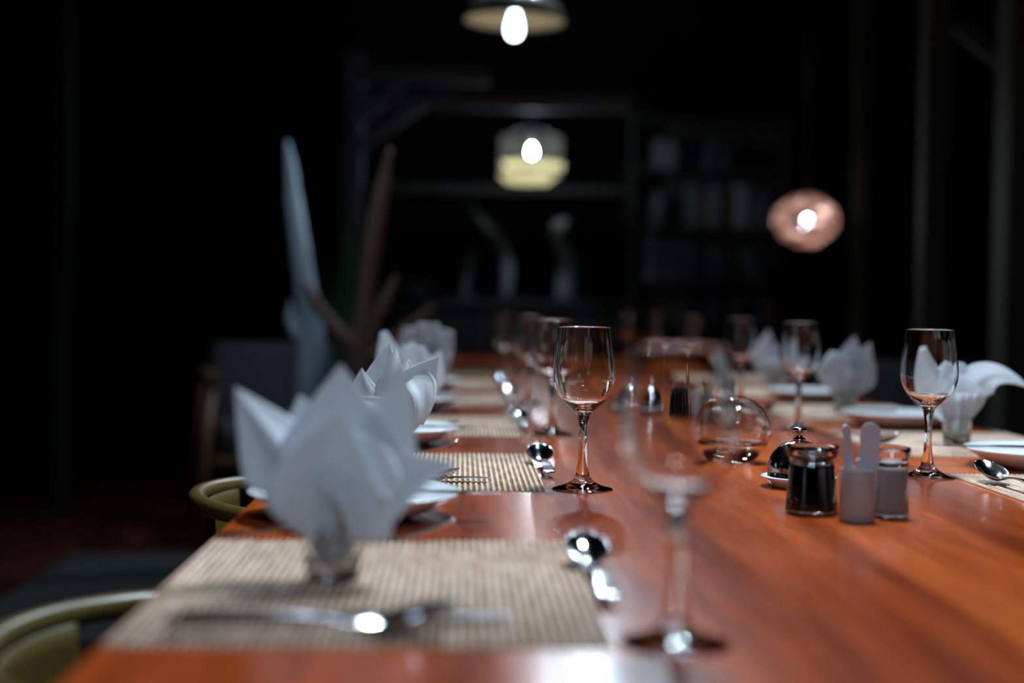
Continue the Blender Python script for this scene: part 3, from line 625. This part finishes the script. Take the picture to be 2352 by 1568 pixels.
def cloche(label, loc):
    t_ = thing('butter_dish', label, 'butter dish', loc, 0, 'condiment sets')
    bm = NB(); lathe(bm, [(0, 0.002), (0.030, 0.002), (0.031, 0.0004), (0.034, 0.0004), (0.036, 0.003), (0.044, 0.0095), (0.0492, 0.0128), (0.0495, 0.0142), (0.0478, 0.0148), (0.0425, 0.0120), (0.034, 0.0085), (0, 0.008)], 56); obj('dish', bm, M['ceramic'], t_)
    arc = [(0.0405, 0.0130), (0.0412, 0.0142), (0.0405, 0.0150), (0.0404, 0.022)] + [(0.0404 * math.cos(q), 0.024 + 0.0375 * math.sin(q)) for q in [0.08 + 1.40 * k / 14 for k in range(15)]]
    bm = NB(); lathe(bm, arc + [(0.0, 0.0618), (0, 0.0605)] + [(r - 0.0008, z - 0.0008) for r, z in reversed(arc[3:])] + [(0.0396, 0.0130)], 56); obj('dome', bm, M['steel'], t_)
    bm = NB(); lathe(bm, [(0.0, 0.0610), (0.0080, 0.0610), (0.0078, 0.0635), (0.0040, 0.0655), (0.0034, 0.0690), (0.0045, 0.0712), (0.0092, 0.0732), (0.0098, 0.0752), (0.0078, 0.0775), (0.0035, 0.0790), (0, 0.0792)], 32); obj('knob', bm, M['steel'], t_)
    return t_
def bowl_vase(label, loc):
    t_ = thing('fish_bowl_vase', label, 'glass bowl', loc, 0, 'round water bowls')
    R_, zc = 0.0520, 0.0490; a0, a1 = -1.12, 1.28
    out = [(R_ * math.cos(a0 + (a1 - a0) * k / 24), zc + R_ * math.sin(a0 + (a1 - a0) * k / 24)) for k in range(25)]
    ri = R_ - 0.0022
    inn = [(ri * math.cos(a0 + (a1 - a0) * k / 24), zc + ri * math.sin(a0 + (a1 - a0) * k / 24)) for k in range(25)]
    bm = NB(); lathe(bm, [(0, 0.0012), (0.018, 0.0006)] + out + [((out[-1][0] + inn[-1][0]) / 2, out[-1][1] + 0.001)] + inn[::-1] + [(0.018, 0.0045), (0, 0.0052)], 64); obj('bowl', bm, M['glass'], t_)
    wl = 0.033
    wi = [(r + 0.0004, z) for r, z in inn if z < wl]
    bm = NB(); lathe(bm, [(0, 0.0050), (0.018, 0.0043)] + wi + [(math.sqrt(ri ** 2 - (wl - zc) ** 2) + 0.0004, wl), (math.sqrt(ri ** 2 - (wl - zc) ** 2) - 0.0012, wl - 0.0006), (0, wl - 0.0006)], 64); obj('water', bm, M['water'], t_)
    return t_
def on(px, D): v = at(px, 900, D); return (v.x, v.y, TZ + 0.0002)
sb = soy_bottle('glass bottle of black sauce left of the white toothpick cup', on(1869, 1.63))
sp = salt_pot('glass shaker of pinkish salt right of the white toothpick cup', on(2050, 1.60))
tc = tooth_cup('matt white toothpick cup between the black sauce and the salt', on(1974, 1.565))
c_ = Vector(on(1974, 1.565))
sachet('broad white paper sachet standing tallest in the near toothpick cup', c_ + Vector((0.010, 0.004, 0.008)), 0.0112, 0.101, 0.05, -0.2)
sachet('narrow white paper sachet on the left of the near toothpick cup', c_ + Vector((-0.0060, 0.003, 0.008)), 0.0052, 0.099, -0.08, 0.3)
sachet('narrow white paper sachet at the front of the near toothpick cup', c_ + Vector((0.001, -0.006, 0.008)), 0.0045, 0.062, -0.02, 0.1)
cl = cloche('silver domed butter dish on a white saucer beside the black sauce', on(1838, 1.86))
bv = bowl_vase('round glass bowl half full of water behind the nearest wine glass', on(1692, 2.14))
dup(cl, 'farther silver domed butter dish behind the sharply focused wine glass', on(1459, 3.10))
dup(tc, 'farther white toothpick cup seen through the nearest wine glass', on(1615, 2.98))
dup(sb, 'farther bottle of black sauce seen through the nearest wine glass', on(1560, 3.02))
dup(sp, 'farther glass salt shaker seen through the nearest wine glass', on(1662, 3.02))

# ------------------------------------------------------------------ olive metal chairs
def metal_chair(label, loc, rz):
    t_ = thing('metal_chair', label, 'chair', loc, rz, 'olive metal chairs')
    R_, ZR = 0.232, 0.685                        # chair faces +x; its rear is at -x
    pts = [Vector((0.19, -0.215, 0.44)), Vector((0.185, -0.225, 0.60)), Vector((0.15, -0.232, 0.672)), Vector((0.10, -R_, ZR))]
    pts += [Vector((-R_ * math.sin(PI * k / 16), -R_ * math.cos(PI * k / 16), ZR + 0.012 * math.sin(PI * k / 16))) for k in range(17)]
    pts += [Vector((p_.x, -p_.y, p_.z)) for p_ in reversed(pts[:4])]
    bm = NB(); tube(bm, spl(pts, 4), 0.0125, 14); obj('top_rail', bm, M['olive'], t_)
    bm = NB(); g = []; n = 28
    for j in range(13):
        z = 0.455 + (ZR + 0.006 - 0.455) * j / 12; row = []
        for i in range(n + 1):
            a_ = math.radians((-29 + 58 * i / n) * (1.12 - 0.12 * j / 12)); r_ = R_ - 0.016 - 0.012 * (1 - j / 12) + 0.003 * math.sin(PI * j / 12)
            zz = z + 0
            row.append(bm.verts.new((-r_ * math.cos(a_) * 1.0, r_ * math.sin(a_) * (0.86 + 0.14 * j / 12), zz)))
        g.append(row)
    for j in range(12):
        for i in range(n): bm.faces.new((g[j][i], g[j][i + 1], g[j + 1][i + 1], g[j + 1][i]))
    o = obj('backrest', bm, M['olive'], t_); md = o.modifiers.new('thick', 'SOLIDIFY'); md.thickness = 0.002
    bm = NB(); box(bm, (-0.005, 0, 0.447), (0.40, 0.40, 0.018), bev=0.008); obj('seat', bm, M['olive'], t_, autos=40)
    for sx_, sy_ in ((-1, -1), (-1, 1), (1, -1), (1, 1)):
        bm = NB(); tube(bm, [(sx_ * 0.17, sy_ * 0.17, 0.442), (sx_ * 0.21, sy_ * 0.20, 0.001)], [0.014, 0.010], 12); obj('leg', bm, M['olive'], t_)
    return t_
ch = metal_chair('olive metal chair with curved tube rail at lower left corner', (-0.156, 1.19, 0), 0)
dup(ch, 'olive metal chair behind the nearest napkin, its curved rail showing', (-0.155, 2.115, 0), 0.0)
dup(ch, 'olive metal chair pushed in at the third left place', (-0.17, 2.84, 0), 0)
for i, lb in ((1, 'olive metal chair at the second right place'), (2, 'olive metal chair at the third right place')):
    dup(ch, lb, (1.0, Rnear[i] + 0.20, 0), PI)

# ------------------------------------------------------------------ driftwood, plant, armchair, sofa on the far side
DD = 5.2
def path(px, D): return [at(x, y, D + (q[0] if q else 0)) for x, y, *q in px]
pts = path([(660, 325), (668, 380), (676, 470), (690, 570), (702, 660), (716, 760), (712, 860), (704, 960)], DD)
pts.append(Vector((pts[-1].x - 0.01, pts[-1].y, 0.02)))
dw = thing('driftwood_sculpture', 'tall bleached driftwood trunk standing left of the brown branch', 'driftwood', (pts[-1].x, pts[-1].y, 0))
off = Vector((pts[-1].x, pts[-1].y, 0))
rad = [0.006, 0.018, 0.029, 0.034, 0.038, 0.046, 0.052, 0.045, 0.07]
def radspl(r, n): return [max(0.002, v.x) for v in spl([(q, 0, 0) for q in r], n)]
bm = NB(); tube(bm, [p - off for p in spl(pts, 5)], radspl(rad, 5), 14, wob=0.05); obj('trunk', bm, M['bleached'], dw)
bm = NB(); tube(bm, [p - off for p in spl(path([(712, 800), (672, 745), (668, 690)], DD), 5)], radspl([0.035, 0.024, 0.004], 5), 10, wob=0.05); obj('branch', bm, M['bleached'], dw)
pts = path([(828, 900), (822, 840), (818, 775)], DD - 0.2); base = Vector((pts[0].x, pts[0].y, 0))
br = thing('driftwood_branches', 'brown forked driftwood branch with a tall pale prong', 'driftwood', base)
allp = [base + Vector((0, 0, 0.02))] + pts
bm = NB(); tube(bm, [p - base for p in spl(allp, 6)], radspl([0.07, 0.052, 0.05, 0.05], 6), 14, wob=0.05); obj('trunk', bm, M['branch'], br)
for px, rd in (([(822, 815), (838, 700), (856, 560), (874, 450), (896, 340)], [0.045, 0.034, 0.032, 0.026, 0.006]),
               ([(815, 800), (768, 752), (730, 700), (696, 645)], [0.042, 0.026, 0.020, 0.010]),
               ([(828, 805), (862, 735), (890, 680), (912, 632)], [0.042, 0.026, 0.022, 0.010]),
               ([(832, 835), (890, 790), (950, 745), (998, 700)], [0.045, 0.028, 0.024, 0.012])):
    bm = NB(); tube(bm, [p - base for p in spl(path(px, DD - 0.2), 6)], radspl(rd, 6), 12, wob=0.05); obj('branch', bm, M['branch'], br)
# tall green plant behind the driftwood
pb = at(795, 700, 6.7); pl_ = thing('potted_plant', 'dark green upright leaf plant before the timber post', 'plant', (pb.x, pb.y, 0))
bm = NB(); lathe(bm, [(0, 0.005), (0.10, 0.005), (0.13, 0.26), (0.14, 0.28), (0.125, 0.28), (0.11, 0.25), (0, 0.25)], 32); obj('pot', bm, M['pot'], pl_)
for dx, dy, hh, ww in ((0.0, 0, 1.62, 0.032), (0.03, 0.02, 1.35, 0.026), (-0.035, 0.03, 1.2, 0.028), (-0.02, -0.03, 0.95, 0.026)):
    bm = NB(); g = []
    for j in range(21):
        v_ = j / 20; w = ww * (0.55 + 0.45 * math.sin(PI * min(1, v_ * 1.2))) * (1 - max(0, v_ - 0.75) / 0.25 * 0.97)
        g.append([bm.verts.new((dx * (1 + v_) + w * u, dy + 0.012 * (1 - u * u) + dx * v_ * 0.2, 0.25 + (hh - 0.25) * v_)) for u in (-1, -0.5, 0, 0.5, 1)])
    for j in range(20):
        for i in range(4): bm.faces.new((g[j][i], g[j][i + 1], g[j + 1][i + 1], g[j + 1][i]))
    o = obj('leaf', bm, M['leaf'], pl_); md = o.modifiers.new('thick', 'SOLIDIFY'); md.thickness = 0.003
# wooden armchair
a = at(560, 850, 6.2)
ac = thing('wooden_armchair', 'amber wood armchair with grey cushions behind the table at left', 'armchair', (a.x + 0.19, a.y - 0.25, 0), 0.25)
az = a.z
for sx_ in (-0.30, 0.30):
    bm = NB(); box(bm, (sx_, 0.0, az), (0.055, 0.62, 0.035), bev=0.01); obj('armrest', bm, M['chairwood'], ac, autos=40)
    for y1, y2 in ((-0.24, -0.33), (0.22, 0.34)):
        bm = NB(); tube(bm, [(sx_, y1, az - 0.015), (sx_ * (1.18 if y1 < 0 else 1.1), y2, 0.002)], [0.024, 0.017], 12); obj('leg', bm, M['chairwood'], ac)
bm = NB(); box(bm, (0, 0, 0.34), (0.58, 0.56, 0.04), bev=0.008); obj('seat_frame', bm, M['chairwood'], ac, autos=40)
bm = NB(); box(bm, (0, -0.02, 0.42), (0.53, 0.52, 0.13), bev=0.04); obj('seat_cushion', bm, M['cushion'], ac)
bm = NB(); box(bm, (0, 0.27, az - 0.06), (0.53, 0.15, 0.36), rot=Matrix.Rotation(-0.18, 3, 'X'), bev=0.05); obj('back_cushion', bm, M['cushion'], ac)
# blue-grey easy chair at the right
a = at(2030, 860, 5.6)
sf = thing('easy_chair', 'dim blue grey upholstered easy chair beyond the right napkins', 'armchair', (a.x + 0.12, a.y, 0), -0.2)
bm = NB(); box(bm, (0, 0, 0.24), (0.78, 0.72, 0.30), bev=0.05); obj('base', bm, M['sofa'], sf)
bm = NB(); box(bm, (0, -0.04, 0.44), (0.56, 0.60, 0.14), bev=0.05); obj('seat_cushion', bm, M['sofa'], sf)
bm = NB(); box(bm, (0, 0.30, 0.56), (0.74, 0.18, 0.42), rot=Matrix.Rotation(-0.12, 3, 'X'), bev=0.07); obj('backrest', bm, M['sofa'], sf)
for s_ in (-1, 1):
    bm = NB(); box(bm, (s_ * 0.36, 0, 0.45), (0.14, 0.68, 0.24), bev=0.06); obj('armrest', bm, M['sofa'], sf)
    for y_ in (-0.28, 0.28):
        bm = NB(); tube(bm, [(s_ * 0.32, y_, 0.10), (s_ * 0.33, y_, 0.001)], 0.02, 10); obj('leg', bm, M['darkwood'], sf)

# ------------------------------------------------------------------ sideboard, carvings, bookcase
a, b = at(885, 684, 8.4), at(1440, 690, 8.4)
sbw = b.x - a.x; st_ = a.z
sd = thing('sideboard', 'dark wooden sideboard under the pale bird carving', 'sideboard', ((a.x + b.x) / 2, a.y + 0.12, 0))
bm = NB(); box(bm, (0, 0, st_ - 0.02), (sbw, 0.42, 0.04), bev=0.004); obj('top', bm, M['shelf_wood'], sd, smooth=False)
bm = NB(); box(bm, (0, 0.01, (st_ - 0.04) / 2 + 0.04), (sbw - 0.06, 0.38, st_ - 0.125), bev=0.004); obj('body', bm, M['darkwood'], sd, smooth=False)
for k in range(3):
    bm = NB(); box(bm, ((k - 1) * (sbw - 0.08) / 3, -0.187, st_ / 2), ((sbw - 0.12) / 3, 0.018, st_ - 0.2), bev=0.003); d_ = obj('door', bm, M['darkwood'], sd, smooth=False)
    bm = NB(); tube(bm, [((k - 1) * (sbw - 0.08) / 3 + 0.12, -0.212, st_ * 0.62), ((k - 1) * (sbw - 0.08) / 3 + 0.12, -0.212, st_ * 0.70)], 0.006, 8); obj('handle', bm, M['black'], d_)
for sx_ in (-1, 1):
    for sy_ in (-1, 1):
        bm = NB(); box(bm, (sx_ * (sbw / 2 - 0.06), sy_ * 0.15, 0.032), (0.05, 0.05, 0.062)); obj('foot', bm, M['darkwood'], sd, smooth=False)
DS = 8.45
def figure(name, label, cat, px, rad, foot=(0.07, 0.03)):
    p = path(px, DS); bs = Vector((p[-1].x, p[-1].y, st_)); t_ = thing(name, label, cat, bs, 0, None)
    p[-1].z = st_ + foot[1] - 0.002
    bm = NB(); tube(bm, [q - bs for q in spl(p, 6)], radspl(rad, 6), 14); obj('body', bm, M['statue'], t_)
    bm = NB(); lathe(bm, [(0, 0.001), (foot[0], 0.001), (foot[0] * 0.95, foot[1]), (0, foot[1] + 0.002)], 28); obj('plinth', bm, M['darkwood'], t_)
    return t_
fg = figure('bird_carving', 'tall slender pale bird carving with a curved neck', 'sculpture', [(1076, 466), (1092, 488), (1112, 515), (1140, 545), (1160, 580), (1166, 625), (1162, 680)], [0.006, 0.02, 0.026, 0.03, 0.038, 0.036, 0.03])
figure('leaf_carving', 'short slanted pale carving left of the tall bird', 'sculpture', [(1088, 572), (1080, 605), (1068, 650), (1066, 682)], [0.008, 0.03, 0.026, 0.018])
figure('cat_carving', 'rounded pale seated figure carving right of the tall bird', 'sculpture', [(1306, 505), (1285, 520), (1280, 548), (1296, 580), (1304, 620), (1300, 672), (1300, 684)], [0.012, 0.042, 0.036, 0.045, 0.066, 0.06, 0.055], foot=(0.09, 0.025))
p = at(960, 684, DS); bm = NB(); lathe(bm, [(0, 0.001), (0.05, 0.001), (0.055, 0.01), (0.10, 0.07), (0.115, 0.095), (0.11, 0.097), (0.095, 0.07), (0.05, 0.02), (0, 0.018)], 36)
tag(obj('display_bowl', bm, M['statue'], None, loc=(p.x, p.y, st_)), 'dim grey bowl at the left end of the sideboard', 'bowl')
DB = 8.9
a, b = at(1440, 690, DB), at(1810, 690, DB)
bw = b.x - a.x; bz = [0.14, 0.50, at(1620, 743, DB).z, at(1620, 647, DB).z, at(1620, 522, DB).z, at(1620, 388, DB).z, at(1620, 270, DB).z]
bc = thing('bookcase', 'tall black bookcase holding dim rows of books', 'bookcase', ((a.x + b.x) / 2, a.y + 0.12, 0))
for s_ in (-1, 1):
    bm = NB(); box(bm, (s_ * (bw / 2 - 0.015), 0, bz[-1] / 2 + 0.02), (0.03, 0.30, bz[-1] + 0.03)); obj('side_panel', bm, M['darkwood'], bc, smooth=False)
bm = NB(); box(bm, (0, 0.142, bz[-1] / 2 + 0.02), (bw - 0.06, 0.012, bz[-1])); obj('back_panel', bm, M['darkwood'], bc, smooth=False)
for z in bz:
    bm = NB(); box(bm, (0, -0.005, z - 0.0125), (bw - 0.06, 0.28, 0.025)); obj('shelf', bm, M['darkwood'], bc, smooth=False)
rb = random.Random(8)
pxm = DB / F
rows = [(5, [(1512, 24, 66, 0, 1), (1539, 26, 60, 0, 1), (1630, 20, 60, 0, 3), (1660, 18, 50, 0.12, 3)], 'top'),
        (4, [(1505, 22, 78, 0.10, 0), (1592, 26, 98, 0, 0), (1619, 17, 84, 0, 2), (1640, 24, 96, 0, 1), (1676, 16, 86, 0, 2), (1703, 30, 98, 0, 4), (1740, 22, 80, 0, 0), (1764, 20, 86, 0, 3)], 'second'),
        (3, [(1495, 26, 104, 0, 4), (1520, 20, 92, 0, 0), (1540, 22, 90, 0, 1), (1560, 20, 92, 0, 0), (1582, 22, 88, 0, 1), (1606, 18, 70, 0, 3), (1640, 24, 80, 0, 1), (1676, 18, 66, -0.22, 3), (1716, 18, 80, -0.40, 2), (1742, 20, 76, -0.40, 1)], 'third'),
        (2, [(1520, 20, 60, 0, 2), (1545, 22, 54, 0, 2), (1570, 22, 58, 0, 3), (1640, 20, 60, 0, 3), (1690, 18, 62, 0, 2), (1758, 18, 62, 0, 0), (1778, 20, 64, 0, 5)], 'lowest')]
cn = ['slate', 'grey', 'brown', 'navy', 'pale', 'dark red']
for si, bks, nm in rows:
    for px, wpx, hpx, lean, ci in bks:
        w, h = wpx * pxm * 0.92, hpx * pxm
        bm = NB(); box(bm, (0, 0, h / 2), (w, 0.17, h), bev=0.003)
        o = obj('book', bm, BOOKS[ci], None, smooth=False)
        c = at(px, 600, DB); dz = abs(math.sin(lean)) * w / 2
        o.location = (c.x, bc.location.y - 0.03, bz[si] + 0.001 + dz); o.rotation_euler = (0, lean, 0)
        tag(o, '%s %s book on the %s visible shelf of the dark bookcase' % ('leaning' if lean else 'upright', cn[ci], nm), 'book', 'books on the %s visible shelf' % nm)
